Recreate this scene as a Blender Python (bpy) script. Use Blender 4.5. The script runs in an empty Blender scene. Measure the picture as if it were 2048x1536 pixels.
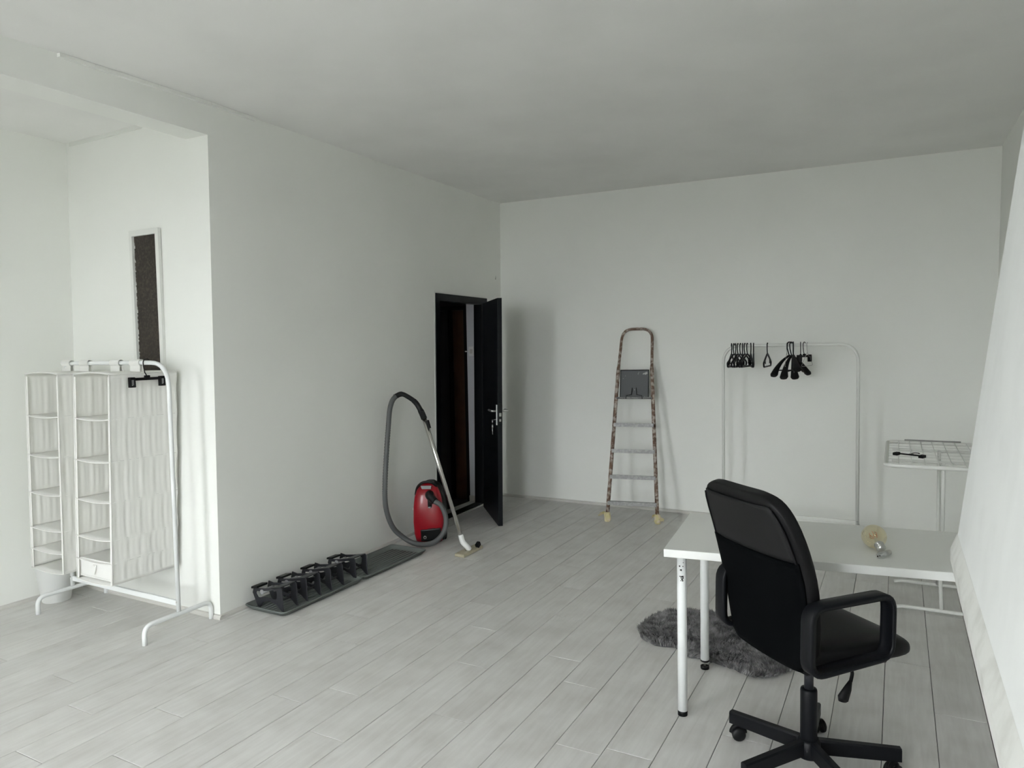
import bpy, bmesh, math, random
from mathutils import Vector, Matrix
random.seed(7)
PI = math.pi
scene = bpy.context.scene
COL = scene.collection

# ------------------------------------------------------------------ camera
F_PX, YAW, PITCH, ROLL, CAM_H = 1422.96, .4975, .0532, -.0183, 1.602
fwd = Vector((-math.sin(YAW)*math.cos(PITCH), math.cos(YAW)*math.cos(PITCH), -math.sin(PITCH)))
r0 = Vector((math.cos(YAW), math.sin(YAW), 0)); u0 = r0.cross(fwd)
cr = r0*math.cos(ROLL)+u0*math.sin(ROLL); cu = -r0*math.sin(ROLL)+u0*math.cos(ROLL)
cam = bpy.data.cameras.new('camera'); cam.sensor_fit = 'HORIZONTAL'; cam.sensor_width = 36
cam.lens = F_PX/2048*36; cam.clip_start = .02
camo = bpy.data.objects.new('camera', cam); COL.objects.link(camo)
M = Matrix((cr, cu, -fwd)).transposed().to_4x4(); M.translation = (0, 0, CAM_H)
camo.matrix_world = M
scene.camera = camo

# ------------------------------------------------------------------ world, daylight, exposure
SKY = 26.0
EXPOSURE = 0.0
scene.view_settings.view_transform = 'Standard'; scene.view_settings.look = 'None'
scene.view_settings.gamma = 1; scene.view_settings.use_curve_mapping = False
scene.view_settings.exposure = EXPOSURE
W = bpy.data.worlds.new('overcast_sky'); scene.world = W; W.use_nodes = True
nt = W.node_tree; bg = nt.nodes['Background']; bg.inputs[1].default_value = SKY
tc = nt.nodes.new('ShaderNodeTexCoord'); sx = nt.nodes.new('ShaderNodeSeparateXYZ')
rp = nt.nodes.new('ShaderNodeValToRGB'); mr = nt.nodes.new('ShaderNodeMapRange')
nt.links.new(tc.outputs['Generated'], sx.inputs[0]); nt.links.new(sx.outputs['Z'], mr.inputs[0])
mr.inputs[1].default_value = -1; mr.inputs[2].default_value = 1
nt.links.new(mr.outputs[0], rp.inputs[0]); nt.links.new(rp.outputs[0], bg.inputs[0])
rp.color_ramp.elements[0].position = .46; rp.color_ramp.elements[0].color = (.20, .20, .20, 1)
rp.color_ramp.elements[1].position = 1.0; rp.color_ramp.elements[1].color = (1.0, 1.0, 1.0, 1)
e = rp.color_ramp.elements.new(.505); e.color = (.93, .94, .96, 1)
# window openings of the street wall (x0, x1, z0, z1)
WINDOWS = [(-3.35, -2.50, .15, 2.70), (-1.20, -.35, .15, 2.70)]
YF = -1.6
for i, (x0, x1, z0, z1) in enumerate(WINDOWS):        # light portals in the window openings
    L = bpy.data.lights.new('window_daylight', 'AREA'); L.shape = 'RECTANGLE'
    L.size = x1-x0; L.size_y = z1-z0
    L.cycles.is_portal = True
    o = bpy.data.objects.new('window_daylight', L); COL.objects.link(o)
    o.location = ((x0+x1)/2, YF-.2, (z0+z1)/2); o.rotation_euler = (PI/2, 0, PI)
cy = scene.cycles
cy.max_bounces = 14; cy.diffuse_bounces = 12; cy.glossy_bounces = 4; cy.transparent_max_bounces = 24; cy.transmission_bounces = 4
cy.caustics_reflective = False; cy.caustics_refractive = False; cy.sample_clamp_indirect = 8
cy.use_denoising = True

# ------------------------------------------------------------------ materials
def mat(name, col, rough=.5, metal=0, spec=.5, noise=None, bump=None, coat=0):
    m = bpy.data.materials.new(name); m.use_nodes = True
    n = m.node_tree; b = n.nodes['Principled BSDF']
    b.inputs['Base Color'].default_value = (*col, 1); b.inputs['Roughness'].default_value = rough
    b.inputs['Metallic'].default_value = metal; b.inputs['Specular IOR Level'].default_value = spec
    if coat: b.inputs['Coat Weight'].default_value = coat; b.inputs['Coat Roughness'].default_value = .08
    t = n.nodes.new('ShaderNodeTexCoord')
    if noise:                         # (scale, other colour, low, high, detail)
        sc, c2, lo, hi, det = noise
        nz = n.nodes.new('ShaderNodeTexNoise'); nz.inputs['Scale'].default_value = sc; nz.inputs['Detail'].default_value = det
        n.links.new(t.outputs['Object'], nz.inputs['Vector'])
        r = n.nodes.new('ShaderNodeValToRGB'); r.color_ramp.elements[0].position = lo; r.color_ramp.elements[1].position = hi
        r.color_ramp.elements[0].color = (*col, 1); r.color_ramp.elements[1].color = (*c2, 1)
        n.links.new(nz.outputs['Fac'], r.inputs[0]); n.links.new(r.outputs[0], b.inputs['Base Color'])
    if bump:                          # (scale, strength, distance)
        nz = n.nodes.new('ShaderNodeTexNoise'); nz.inputs['Scale'].default_value = bump[0]; nz.inputs['Detail'].default_value = 4
        n.links.new(t.outputs['Object'], nz.inputs['Vector'])
        bp = n.nodes.new('ShaderNodeBump'); bp.inputs['Strength'].default_value = bump[1]; bp.inputs['Distance'].default_value = bump[2]
        n.links.new(nz.outputs['Fac'], bp.inputs['Height']); n.links.new(bp.outputs[0], b.inputs['Normal'])
    return m

WALL = mat('white_wall_paint', (.82, .83, .80), .75, spec=.3, noise=(1.1, (.785, .795, .765), .35, .75, 3), bump=(14, .12, .004))
CEIL = mat('ceiling_paint', (.825, .825, .81), .8, spec=.2, noise=(1.6, (.775, .775, .76), .4, .7, 3), bump=(11, .10, .004))
PLASTER = mat('rough_white_plaster', (.85, .865, .86), .7, spec=.3, noise=(6, (.80, .815, .81), .4, .75, 4), bump=(9, .3, .006))
SCUFF = mat('scuffed_ledge_paint', (.74, .745, .72), .7, spec=.3, noise=(13, (.60, .60, .57), .45, .75, 5), bump=(20, .4, .004))
TRIMW = mat('white_trim', (.72, .73, .70), .5)
TRIMF = mat('floor_trim', (.56, .55, .52), .5)
WHITE_METAL = mat('white_lacquered_steel', (.78, .80, .80), .35)
WHITE_METAL2 = mat('off_white_steel', (.70, .71, .68), .35)
WHITE_PLASTIC = mat('white_plastic', (.76, .77, .76), .4)
DESKTOP = mat('white_desktop_foil', (.78, .79, .77), .42)
DOORB = mat('black_blue_door_paint', (.003, .0042, .006), .42, spec=.2, bump=(60, .05, .002))
STEEL = mat('brushed_steel', (.62, .62, .60), .32, 1.0)
CHROME = mat('chrome_tube', (.66, .65, .62), .22, 1.0)
BLACKP = mat('black_plastic', (.004, .0045, .005), .45, spec=.25)
BLACKM = mat('matte_black_plastic', (.003, .003, .0035), .6, spec=.2)
LEATHER = mat('black_faux_leather', (.0045, .0045, .005), .45, spec=.17, bump=(220, .12, .0006))
LEATHER2 = mat('charcoal_back_cover', (.0095, .0095, .010), .6, spec=.2, bump=(300, .1, .0006))
BACKF = mat('black_back_fabric', (.0012, .0016, .002), .9, spec=.05, bump=(500, .2, .0005))
CHAIRM = mat('black_powder_coat', (.004, .0045, .006), .42, spec=.17)
RED = mat('red_vacuum_lacquer', (.235, .0022, .009), .3, spec=.35, coat=.25)
DARKP = mat('dark_grey_plastic', (.004, .005, .005), .38, spec=.3)
HOSE = mat('grey_hose', (.088, .092, .092), .5, spec=.35)
NOZ = mat('yellowed_nozzle', (.46, .42, .30), .5, noise=(30, (.36, .33, .24), .45, .7, 3))
TRAY = mat('grey_green_tray', (.125, .14, .133), .55, spec=.35, bump=(90, .1, .001))
SHOEP = mat('black_shoe_holder', (.020, .021, .025), .42, spec=.35)
SHOET = mat('grey_clip_tube', (.24, .245, .25), .3)
RUST = mat('spattered_brown_rail', (.125, .070, .045), .6, noise=(30, (.42, .37, .33), .44, .62, 5), bump=(60, .3, .002))
ALU = mat('worn_aluminium_tread', (.24, .24, .24), .5, .35, noise=(45, (.36, .36, .35), .45, .7, 3))
BOARD = mat('grey_platform_board', (.095, .10, .105), .6, noise=(26, (.42, .42, .42), .66, .74, 5))
TAPE = mat('yellow_masking_tape', (.60, .54, .30), .7, noise=(26, (.66, .56, .48), .45, .65, 3))
PANELD = mat('dark_weave_board', (.022, .017, .013), .8, noise=(70, (.060, .048, .036), .45, .75, 6), bump=(150, .5, .002))
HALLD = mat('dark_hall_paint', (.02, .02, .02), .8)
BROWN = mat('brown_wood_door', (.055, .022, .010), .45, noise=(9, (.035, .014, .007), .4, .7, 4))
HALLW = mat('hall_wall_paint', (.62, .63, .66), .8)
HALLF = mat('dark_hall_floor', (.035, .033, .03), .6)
WIREG = mat('thin_grey_wire', (.30, .30, .29), .4)
FURB = mat('sheepskin_hide', (.06, .06, .063), .9)
INK = mat('sticker_ink', (.02, .02, .02), .6)
COPPER = mat('copper_filament', (.75, .32, .16), .3, .9)

def fabric(name, col, tr=.35):
    m = bpy.data.materials.new(name); m.use_nodes = True; n = m.node_tree
    out = n.nodes['Material Output']; n.nodes.remove(n.nodes['Principled BSDF'])
    d = n.nodes.new('ShaderNodeBsdfDiffuse'); t = n.nodes.new('ShaderNodeBsdfTranslucent'); x = n.nodes.new('ShaderNodeMixShader')
    d.inputs[0].default_value = (*col, 1); t.inputs[0].default_value = (*col, 1); x.inputs[0].default_value = tr
    tc = n.nodes.new('ShaderNodeTexCoord'); nz = n.nodes.new('ShaderNodeTexNoise'); nz.inputs['Scale'].default_value = 60
    mp = n.nodes.new('ShaderNodeMapping'); mp.inputs['Scale'].default_value = (1, 1, .15)
    n.links.new(tc.outputs['Object'], mp.inputs[0]); n.links.new(mp.outputs[0], nz.inputs['Vector'])
    bp = n.nodes.new('ShaderNodeBump'); bp.inputs['Strength'].default_value = .25; bp.inputs['Distance'].default_value = .004
    n.links.new(nz.outputs['Fac'], bp.inputs['Height']); n.links.new(bp.outputs[0], d.inputs['Normal'])
    n.links.new(d.outputs[0], x.inputs[1]); n.links.new(t.outputs[0], x.inputs[2]); n.links.new(x.outputs[0], out.inputs[0])
    return m
FABRIC = fabric('white_nonwoven_fabric', (.90, .90, .875), .27)
FABRICW = fabric('white_edge_binding', (.90, .90, .88), .25)

def glass(name, tint, gl=.10):
    m = bpy.data.materials.new(name); m.use_nodes = True; n = m.node_tree
    out = n.nodes['Material Output']; n.nodes.remove(n.nodes['Principled BSDF'])
    t = n.nodes.new('ShaderNodeBsdfTransparent'); g = n.nodes.new('ShaderNodeBsdfGlossy'); x = n.nodes.new('ShaderNodeMixShader')
    t.inputs[0].default_value = (*tint, 1); g.inputs[0].default_value = (1, 1, 1, 1); g.inputs['Roughness'].default_value = .03
    lw = n.nodes.new('ShaderNodeLayerWeight'); lw.inputs[0].default_value = .35
    mr = n.nodes.new('ShaderNodeMapRange'); mr.inputs[3].default_value = gl*.5; mr.inputs[4].default_value = min(.75, gl*5)
    n.links.new(lw.outputs['Facing'], mr.inputs[0]); n.links.new(mr.outputs[0], x.inputs[0])
    n.links.new(t.outputs[0], x.inputs[1]); n.links.new(g.outputs[0], x.inputs[2]); n.links.new(x.outputs[0], out.inputs[0])
    return m
AMBER = glass('amber_bulb_glass', (.95, .90, .74), .12)
CLEAR = glass('clear_bulb_glass', (.90, .91, .91), .16)
PANE = glass('window_pane', (.97, .98, .98), .05)

def plank_mat():
    m = bpy.data.materials.new('pale_oak_laminate'); m.use_nodes = True; n = m.node_tree; b = n.nodes['Principled BSDF']
    g = n.nodes.new('ShaderNodeNewGeometry'); oi = n.nodes.new('ShaderNodeObjectInfo')
    mp = n.nodes.new('ShaderNodeMapping'); mp.inputs['Scale'].default_value = (26, 2.2, 1)
    ad = n.nodes.new('ShaderNodeVectorMath'); ad.operation = 'ADD'
    sc = n.nodes.new('ShaderNodeMath'); sc.operation = 'MULTIPLY'; sc.inputs[1].default_value = 40
    n.links.new(oi.outputs['Random'], sc.inputs[0]); n.links.new(g.outputs['Position'], ad.inputs[0]); n.links.new(sc.outputs[0], ad.inputs[1])
    n.links.new(ad.outputs[0], mp.inputs[0])
    nz = n.nodes.new('ShaderNodeTexNoise'); nz.inputs['Scale'].default_value = 1.6; nz.inputs['Detail'].default_value = 6; nz.inputs['Distortion'].default_value = .7
    n.links.new(mp.outputs[0], nz.inputs['Vector'])
    r = n.nodes.new('ShaderNodeValToRGB'); r.color_ramp.elements[0].position = .28; r.color_ramp.elements[1].position = .72
    r.color_ramp.elements[0].color = (.60, .59, .575, 1); r.color_ramp.elements[1].color = (.69, .685, .672, 1)
    n.links.new(nz.outputs['Fac'], r.inputs[0])
    nz2 = n.nodes.new('ShaderNodeTexNoise'); nz2.inputs['Scale'].default_value = 5; nz2.inputs['Detail'].default_value = 5
    n.links.new(ad.outputs[0], nz2.inputs['Vector'])
    r2 = n.nodes.new('ShaderNodeValToRGB'); r2.color_ramp.elements[0].position = .25; r2.color_ramp.elements[1].position = .6
    r2.color_ramp.elements[0].color = (.86, .85, .84, 1); r2.color_ramp.elements[1].color = (1, 1, 1, 1)
    n.links.new(nz2.outputs['Fac'], r2.inputs[0])
    mx = n.nodes.new('ShaderNodeMix'); mx.data_type = 'RGBA'; mx.blend_type = 'MULTIPLY'; mx.inputs['Factor'].default_value = 1
    n.links.new(r.outputs[0], mx.inputs['A']); n.links.new(r2.outputs[0], mx.inputs['B'])
    hv = n.nodes.new('ShaderNodeHueSaturation'); mr = n.nodes.new('ShaderNodeMapRange'); mr.inputs[3].default_value = .965; mr.inputs[4].default_value = 1.035
    n.links.new(oi.outputs['Random'], mr.inputs[0]); n.links.new(mr.outputs[0], hv.inputs['Value']); n.links.new(mx.outputs['Result'], hv.inputs['Color'])
    n.links.new(hv.outputs[0], b.inputs['Base Color']); b.inputs['Roughness'].default_value = .42; b.inputs['Specular IOR Level'].default_value = .4
    bp = n.nodes.new('ShaderNodeBump'); bp.inputs['Strength'].default_value = .12; bp.inputs['Distance'].default_value = .002
    n.links.new(nz.outputs['Fac'], bp.inputs['Height']); n.links.new(bp.outputs[0], b.inputs['Normal'])
    return m
PLANK = plank_mat()
GAP = mat('dark_joint', (.07, .068, .065), .9)

def fur_mat():
    m = mat('dark_grey_wool', (.10, .10, .102), .9, spec=.2, noise=(24, (.33, .325, .325), .36, .66, 5))
    return m
FUR = fur_mat()

# ------------------------------------------------------------------ mesh helpers
def V(*a): return Vector(a)
class MB:
    def __init__(s): s.v = []; s.f = []; s.sm = []
    def add(s, verts, faces, smooth=False):
        k = len(s.v); s.v += [Vector(p) for p in verts]
        for f in faces: s.f.append([k+i for i in f]); s.sm.append(smooth)
        return s
    def box(s, c, d, R=None):
        c = Vector(c); h = [x/2 for x in d]; R = R or Matrix.Identity(3)
        P = [c+R @ Vector((sx*h[0], sy*h[1], sz*h[2])) for sx in (-1, 1) for sy in (-1, 1) for sz in (-1, 1)]
        return s.add(P, [(0, 1, 3, 2), (4, 6, 7, 5), (0, 4, 5, 1), (2, 3, 7, 6), (0, 2, 6, 4), (1, 5, 7, 3)])
    def bbox(s, x0, x1, y0, y1, z0, z1): return s.box(((x0+x1)/2, (y0+y1)/2, (z0+z1)/2), (x1-x0, y1-y0, z1-z0))
    def bar(s, p, q, w, h, up=(0, 0, 1)):
        p = Vector(p); q = Vector(q); x = (q-p); L = x.length; x.normalize(); z = Vector(up); y = z.cross(x).normalized(); z = x.cross(y)
        return s.box((p+q)/2, (L, w, h), Matrix((x, y, z)).transposed())
    def loft(s, rings, closed=False, cap=True, smooth=True):
        n = len(rings[0]); V_ = [p for r in rings for p in r]; Fc = []; m = len(rings)
        for i in range(m if closed else m-1):
            for j in range(n):
                a = i*n+j; b = i*n+(j+1) % n; c = ((i+1) % m)*n+(j+1) % n; d = ((i+1) % m)*n+j
                Fc.append((a, b, c, d))
        s.add(V_, Fc, smooth)
        if cap and not closed:
            k = len(s.v)-len(V_)
            s.f.append([k+j for j in reversed(range(n))]); s.sm.append(False)
            s.f.append([k+(m-1)*n+j for j in range(n)]); s.sm.append(False)
        return s
    def tube(s, path, r, n=8, closed=False, cap=True, flat=1.0, up=None):
        P = [Vector(p) for p in path]; rs = r if isinstance(r, (list, tuple)) else [r]*len(P)
        T = []
        for i in range(len(P)):
            a = P[(i-1) % len(P)] if (closed or i > 0) else P[i]; b = P[(i+1) % len(P)] if (closed or i < len(P)-1) else P[i]
            T.append((b-a).normalized())
        ref = Vector(up) if up else (Vector((0, 0, 1)) if abs(T[0].z) < .9 else Vector((1, 0, 0)))
        N = (ref-T[0]*ref.dot(T[0])).normalized(); rings = []
        for i in range(len(P)):
            N = (N-T[i]*N.dot(T[i])).normalized(); B = T[i].cross(N)
            rings.append([P[i]+(N*math.cos(2*PI*k/n)+B*math.sin(2*PI*k/n)*flat)*rs[i] for k in range(n)])
        return s.loft(rings, closed, cap)
    def lathe(s, prof, c=(0, 0, 0), axis=(0, 0, 1), n=24, cap=True):
        c = Vector(c); a = Vector(axis).normalized(); x = a.orthogonal().normalized(); y = a.cross(x)
        return s.loft([[c+a*h+(x*math.cos(2*PI*k/n)+y*math.sin(2*PI*k/n))*r for k in range(n)] for r, h in prof], cap=cap)
    def prism(s, pts, fn, t0, t1):           # outline (u,v), fn(u,v,t) -> point
        n = len(pts); A = [fn(u, v, t0) for u, v in pts]; B = [fn(u, v, t1) for u, v in pts]
        return s.add(A+B, [tuple(reversed(range(n))), tuple(range(n, 2*n))]+[(i, (i+1) % n, n+(i+1) % n, n+i) for i in range(n)])
    def frame2d(s, outer, inner, fn, t0, t1):
        n = len(outer); P = [fn(u, v, t0) for u, v in outer]+[fn(u, v, t0) for u, v in inner]+[fn(u, v, t1) for u, v in outer]+[fn(u, v, t1) for u, v in inner]
        Fc = []
        for i in range(n):
            j = (i+1) % n
            Fc += [(i, n+i, n+j, j), (2*n+i, 2*n+j, 3*n+j, 3*n+i), (i, j, 2*n+j, 2*n+i), (n+i, 3*n+i, 3*n+j, n+j)]
        return s.add(P, Fc)
    def grid(s, fn, nu, nv, smooth=True):
        P = [fn(i/nu, j/nv) for i in range(nu+1) for j in range(nv+1)]
        return s.add(P, [(i*(nv+1)+j, (i+1)*(nv+1)+j, (i+1)*(nv+1)+j+1, i*(nv+1)+j+1) for i in range(nu) for j in range(nv)], smooth)
    def build(s, name, m, parent=None, off=None, lean=False, bevel=0, sub=0, solid=0):
        me = bpy.data.meshes.new(name)
        o_ = Vector(off) if off is not None else Vector((0, 0, 0))
        vs = [p.copy() for p in s.v]
        if lean: vs = [LEAN(p) for p in vs]
        me.from_pydata([p-o_ for p in vs], [], s.f)
        bm = bmesh.new(); bm.from_mesh(me); bmesh.ops.recalc_face_normals(bm, faces=bm.faces); bm.to_mesh(me); bm.free()
        for p, f in zip(me.polygons, s.sm): p.use_smooth = f
        me.materials.append(m)
        o = bpy.data.objects.new(name, me); COL.objects.link(o)
        if parent: o.parent = parent
        elif off is not None: o.location = o_
        if solid:
            md = o.modifiers.new('solid', 'SOLIDIFY'); md.thickness = solid; md.offset = 0
        if bevel:
            md = o.modifiers.new('bevel', 'BEVEL'); md.width = bevel; md.segments = 2; md.limit_method = 'ANGLE'; md.angle_limit = .6
        if sub:
            md = o.modifiers.new('sub', 'SUBSURF'); md.levels = sub; md.render_levels = sub
        return o
def LEAN(p): return Vector((p.x+.0123*p.z, p.y+.0067*p.z, p.z))   # the old walls lean a little off the sloping floor
def fillet(P, r, n=6, closed=False):
    P = [Vector(p) for p in P]; out = []
    for i, p in enumerate(P):
        if not closed and i in (0, len(P)-1): out.append(p); continue
        a = P[i-1]-p; b = P[(i+1) % len(P)]-p
        rr = r[i] if isinstance(r, (list, tuple)) else r
        ang = a.angle(b); d = min(rr/math.tan(ang/2), a.length*.49, b.length*.49)
        a.normalize(); b.normalize(); s_, e_ = p+a*d, p+b*d
        for k in range(n+1):
            t = k/n; out.append(s_*(1-t)**2+p*2*t*(1-t)+e_*t*t)
    return out
def smooth_path(P, n=8):                     # Catmull-Rom
    P = [Vector(p) for p in P]; Q = [P[0]*2-P[1]]+P+[P[-1]*2-P[-2]]; out = []
    for i in range(1, len(Q)-2):
        for k in range(n):
            t = k/n; a, b, c, d = Q[i-1:i+3]
            out.append(.5*((2*b)+(c-a)*t+(2*a-5*b+4*c-d)*t*t+(3*b-a-3*c+d)*t**3))
    return out+[P[-1]]
def rrect(w, h, r, n=4):
    out = []
    for cx, cy_, a0 in ((w/2-r, h/2-r, 0), (-w/2+r, h/2-r, 90), (-w/2+r, -h/2+r, 180), (w/2-r, -h/2+r, 270)):
        for k in range(n+1):
            a = math.radians(a0+90*k/n); out.append((cx+r*math.cos(a), cy_+r*math.sin(a)))
    return out
def thing(name, label, cat, loc=(0, 0, 0), rz=0, group=None):
    o = bpy.data.objects.new(name, None); COL.objects.link(o); o.empty_display_size = .1
    o.location = loc; o.rotation_euler = (0, 0, rz)
    return tag(o, label, cat, group)
def tag(o, label, cat, group=None):
    o['label'] = label; o['category'] = cat
    if group: o['group'] = group
    return o
def struct(o): o['kind'] = 'structure'; return o
def dup(root, loc, rot, label, group=None):
    c = root.copy(); COL.objects.link(c); c.location = loc; c.rotation_euler = rot if isinstance(rot, tuple) else (0, 0, rot); c['label'] = label
    if group: c['group'] = group
    for ch in list(root.children):
        d = ch.copy(); COL.objects.link(d); d.parent = c
        for g in list(ch.children):
            h = g.copy(); COL.objects.link(h); h.parent = d
    return c

# ------------------------------------------------------------------ room shell
XR, XL0, YB, XA, YP = .645, -3.557, 6.594, -4.955, 2.833
def xw(y): return XL0-.04706*(y-YP)          # left wall line on the floor
def zc(x, y): return 3.0+.0155*y-.0114*(x+3.7)
DL = Vector((-.177, 3.761, 0)).normalized(); NL = Vector((DL.y, -DL.x, 0))   # along the left wall / into the room
A0 = Vector((XL0, YP, 0))
def lw(s, z, n=0): return A0+DL*s+NL*n+Vector((0, 0, z))

# floor: a slab with every laminate plank laid on it
fl = struct(MB().bbox(-5.1, .75, -1.75, 6.75, -.2, -.012).build('floor', GAP))
PW, X0, PLEN = .1931, .3442, 1.26
JOINT = {-14: 2.468, -13: 2.142, -11: 2.496, -21: 1.949, -16: 1.652, -17: 1.971, -18: 1.49, -8: 2.52, -12: 2.974, -1: 2.2, 0: 3.0, -2: 5.2}
pm = {}
def plank(x0, x1, y0, y1):
    key = (round(x1-x0, 4), round(y1-y0, 4)); g = .0012
    if key not in pm:
        w, l = x1-x0-2*g, y1-y0-2*g; b = .0016
        m = MB(); top = [(b, b), (w-b, b), (w-b, l-b), (b, l-b)]; low = [(0, 0), (w, 0), (w, l), (0, l)]
        m.loft([[V(x, y, -.012) for x, y in low], [V(x, y, -b*.8) for x, y in low], [V(x, y, 0) for x, y in top]], smooth=False)
        o = m.build('plank', PLANK, fl); pm[key] = o.data
    else:
        o = bpy.data.objects.new('plank', pm[key]); COL.objects.link(o); o.parent = fl
    o.location = (x0+g, y0+g, 0)
for k in range(-28, 2):
    x0, x1 = X0+k*PW, min(X0+(k+1)*PW, XR+.03)
    if x0 < -4.95: x0 = -4.95
    if x1-x0 < .03: continue
    yj = JOINT.get(k, random.uniform(0, PLEN)); y = yj-PLEN*math.ceil((yj+1.6)/PLEN)
    yend = YB+.05 if x1 > XL0-.25 else YP+.05
    while y < yend:
        a, b = max(y, -1.62), min(y+PLEN, yend)
        if b-a > .05: plank(x0, x1, a, b)
        y += PLEN

def wallbox(name, m, pts, z0=-.2, z1=3.35, mt=WALL, lean=True):
    return struct(MB().prism(pts, lambda u, v, t: V(u, v, t), z0, z1).build(name, mt, lean=lean))
# left wall with the doorway cut out of it
S0, S1, DH = 2.50, 3.35, 2.045
WT = .07
mb = MB()
def lwseg(a, b, z0, z1):
    P = [lw(s, z, n) for s in (a, b) for n in (-WT, 0) for z in (z0, z1)]
    mb.add(P, [(0, 1, 3, 2), (4, 6, 7, 5), (0, 4, 5, 1), (2, 3, 7, 6), (0, 2, 6, 4), (1, 5, 7, 3)])
lwseg(0, S0, -.2, 3.35); lwseg(S0, S1, DH, 3.35); lwseg(S1, 4.0, -.2, 3.35)
struct(mb.build('wall_left', WALL, lean=True))
wallbox('wall_alcove', WALL, [(XA-.2, YP), (XL0-.0005, YP), (XL0-WT-.004, YP+.2), (XA-.2, YP+.2)])
wallbox('wall_far_left', WALL, [(XA-.2, -1.9), (XA, -1.9), (XA, YP+.1), (XA-.2, YP+.1)])
wallbox('wall_back', WALL, [(-3.95, YB), (.9, YB), (.9, YB+.2), (-3.95, YB+.2)])
wallbox('wall_right', WALL, [(XR, -1.9), (XR+.2, -1.9), (XR+.2, YB+.1), (XR, YB+.1)])
# street wall with three window openings
mb = MB(); xs = [XA-.2]
for x0, x1, z0, z1 in WINDOWS:
    mb.bbox(xs[-1], x0, YF-.25, YF, -.2, 3.35); mb.bbox(x0, x1, YF-.25, YF, -.2, z0); mb.bbox(x0, x1, YF-.25, YF, z1, 3.35); xs.append(x1)
mb.bbox(xs[-1], .9, YF-.25, YF, -.2, 3.35)
struct(mb.build('wall_front', WALL))
for i, (x0, x1, z0, z1) in enumerate(WINDOWS):
    w = struct(MB().frame2d([(x0, z0), (x1, z0), (x1, z1), (x0, z1)], [(x0+.06, z0+.06), (x1-.06, z0+.06), (x1-.06, z1-.06), (x0+.06, z1-.06)], lambda u, v, t: V(u, t, v), YF-.16, YF-.09).build('window_%d' % (i+1), TRIMW))
    MB().bbox(x0+.06, x1-.06, YF-.13, YF-.122, z0+.06, z1-.06).build('pane', PANE, w)
    MB().bbox(x0+.06, x1-.06, YF-.15, YF-.10, z0+1.45, z0+1.51).build('transom', TRIMW, w)
    MB().bbox(x0-.03, x1+.03, YF-.08, YF+.12, z0-.04, z0).build('window_sill', TRIMW, w)
# ceiling: gently sloping main field, flat field over the alcove
mb = MB()
def slab(c): mb.add([V(x, y, z) for x, y, z in c]+[V(x, y, z+.12) for x, y, z in c], [(0, 1, 2, 3), (7, 6, 5, 4), (0, 4, 5, 1), (1, 5, 6, 2), (2, 6, 7, 3), (3, 7, 4, 0)])
slab([(x, y, zc(x, y)) for x, y in ((-4.0, -1.9), (.9, -1.9), (.9, 6.8), (-4.0, 6.8))])
slab([(-5.2, -1.9, 3.012), (-3.75, -1.9, 3.012), (-3.75, 3.1, 3.012), (-5.2, 3.1, 3.012)])
struct(mb.build('ceiling', CEIL))
# dropped beam that carries on the left wall's plane to the street wall, sloping up to the alcove ceiling
bx = XL0
struct(MB().prism([(bx, 2.855), (bx, 3.2), (-4.17, 3.2), (-4.17, 3.008), (bx-.19, 2.857)], lambda u, v, t: V(u, t, v), -1.7, YP+.004).build('ceiling_beam', WALL, lean=True))
mb = MB()
for k in range(7):
    y0, y1 = 2.02+k*.17, 2.02+(k+1)*.17-.001
    for a, b in ((y0, y1),):
        xa_ = XL0 if a < YP else xw(a)
        mb.bar((xa_+.049, a, zc(-3.55, a)-.011), ((XL0 if b < YP else xw(b))+.049, b, zc(-3.55, b)-.011), .024, .018)
struct(mb.build('trim_1', WALL))
struct(MB().bbox(XA+.04, -4.15, YP-.006, YP+.03, 2.985, 3.02).build('trim_2', TRIMW, lean=True))
# thin skirting strips
def strip(name, p, q, n, mt=TRIMF):
    p, q, n = Vector(p), Vector(q), Vector(n)
    m = MB(); prof = [(0, .0), (.016, .0), (.016, .010), (.010, .022), (0, .026)]
    m.loft([[a+n*u+Vector((0, 0, v)) for u, v in prof] for a in (p, q)], smooth=False)
    return struct(m.build(name, mt))
strip('baseboard_left', lw(.0, 0), lw(S0-.05, 0), NL); strip('baseboard_left', lw(S1+.10, 0), lw(3.77, 0), NL)
strip('baseboard_back', (xw(YB), YB, 0), (XR, YB, 0), (0, -1, 0))
strip('baseboard_alcove', (XA, YP, 0), (XL0+.016, YP, 0), (0, -1, 0))
strip('baseboard_far_left', (XA, -1.6, 0), (XA, YP, 0), (1, 0, 0))
strip('baseboard_right', (XR, 2.4, 0), (XR, YB, 0), (-1, 0, 0))

# plastered chimney hood on the right: sloping side above a scuffed mantel ledge, open below
hood = struct(MB().prism([(.158, 1.03), (.42, 3.2), (.70, 3.2), (.70, 1.0), (.158, 1.0)], lambda u, v, t: V(u, t, v), .2, 2.42).build('chimney_hood', PLASTER, bevel=.006))
def ledgef(u, v, t): return V(u, t, v)
MB().prism([(.141, .945), (.141, .985), (.158, 1.032), (.62, 1.032), (.62, .945)], ledgef, .2, 2.43).build('mantel_ledge', SCUFF, hood, bevel=.004)
MB().bbox(.40, .70, .6, 2.2, .0, .945).build('chimney_breast', PLASTER, hood)

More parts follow.
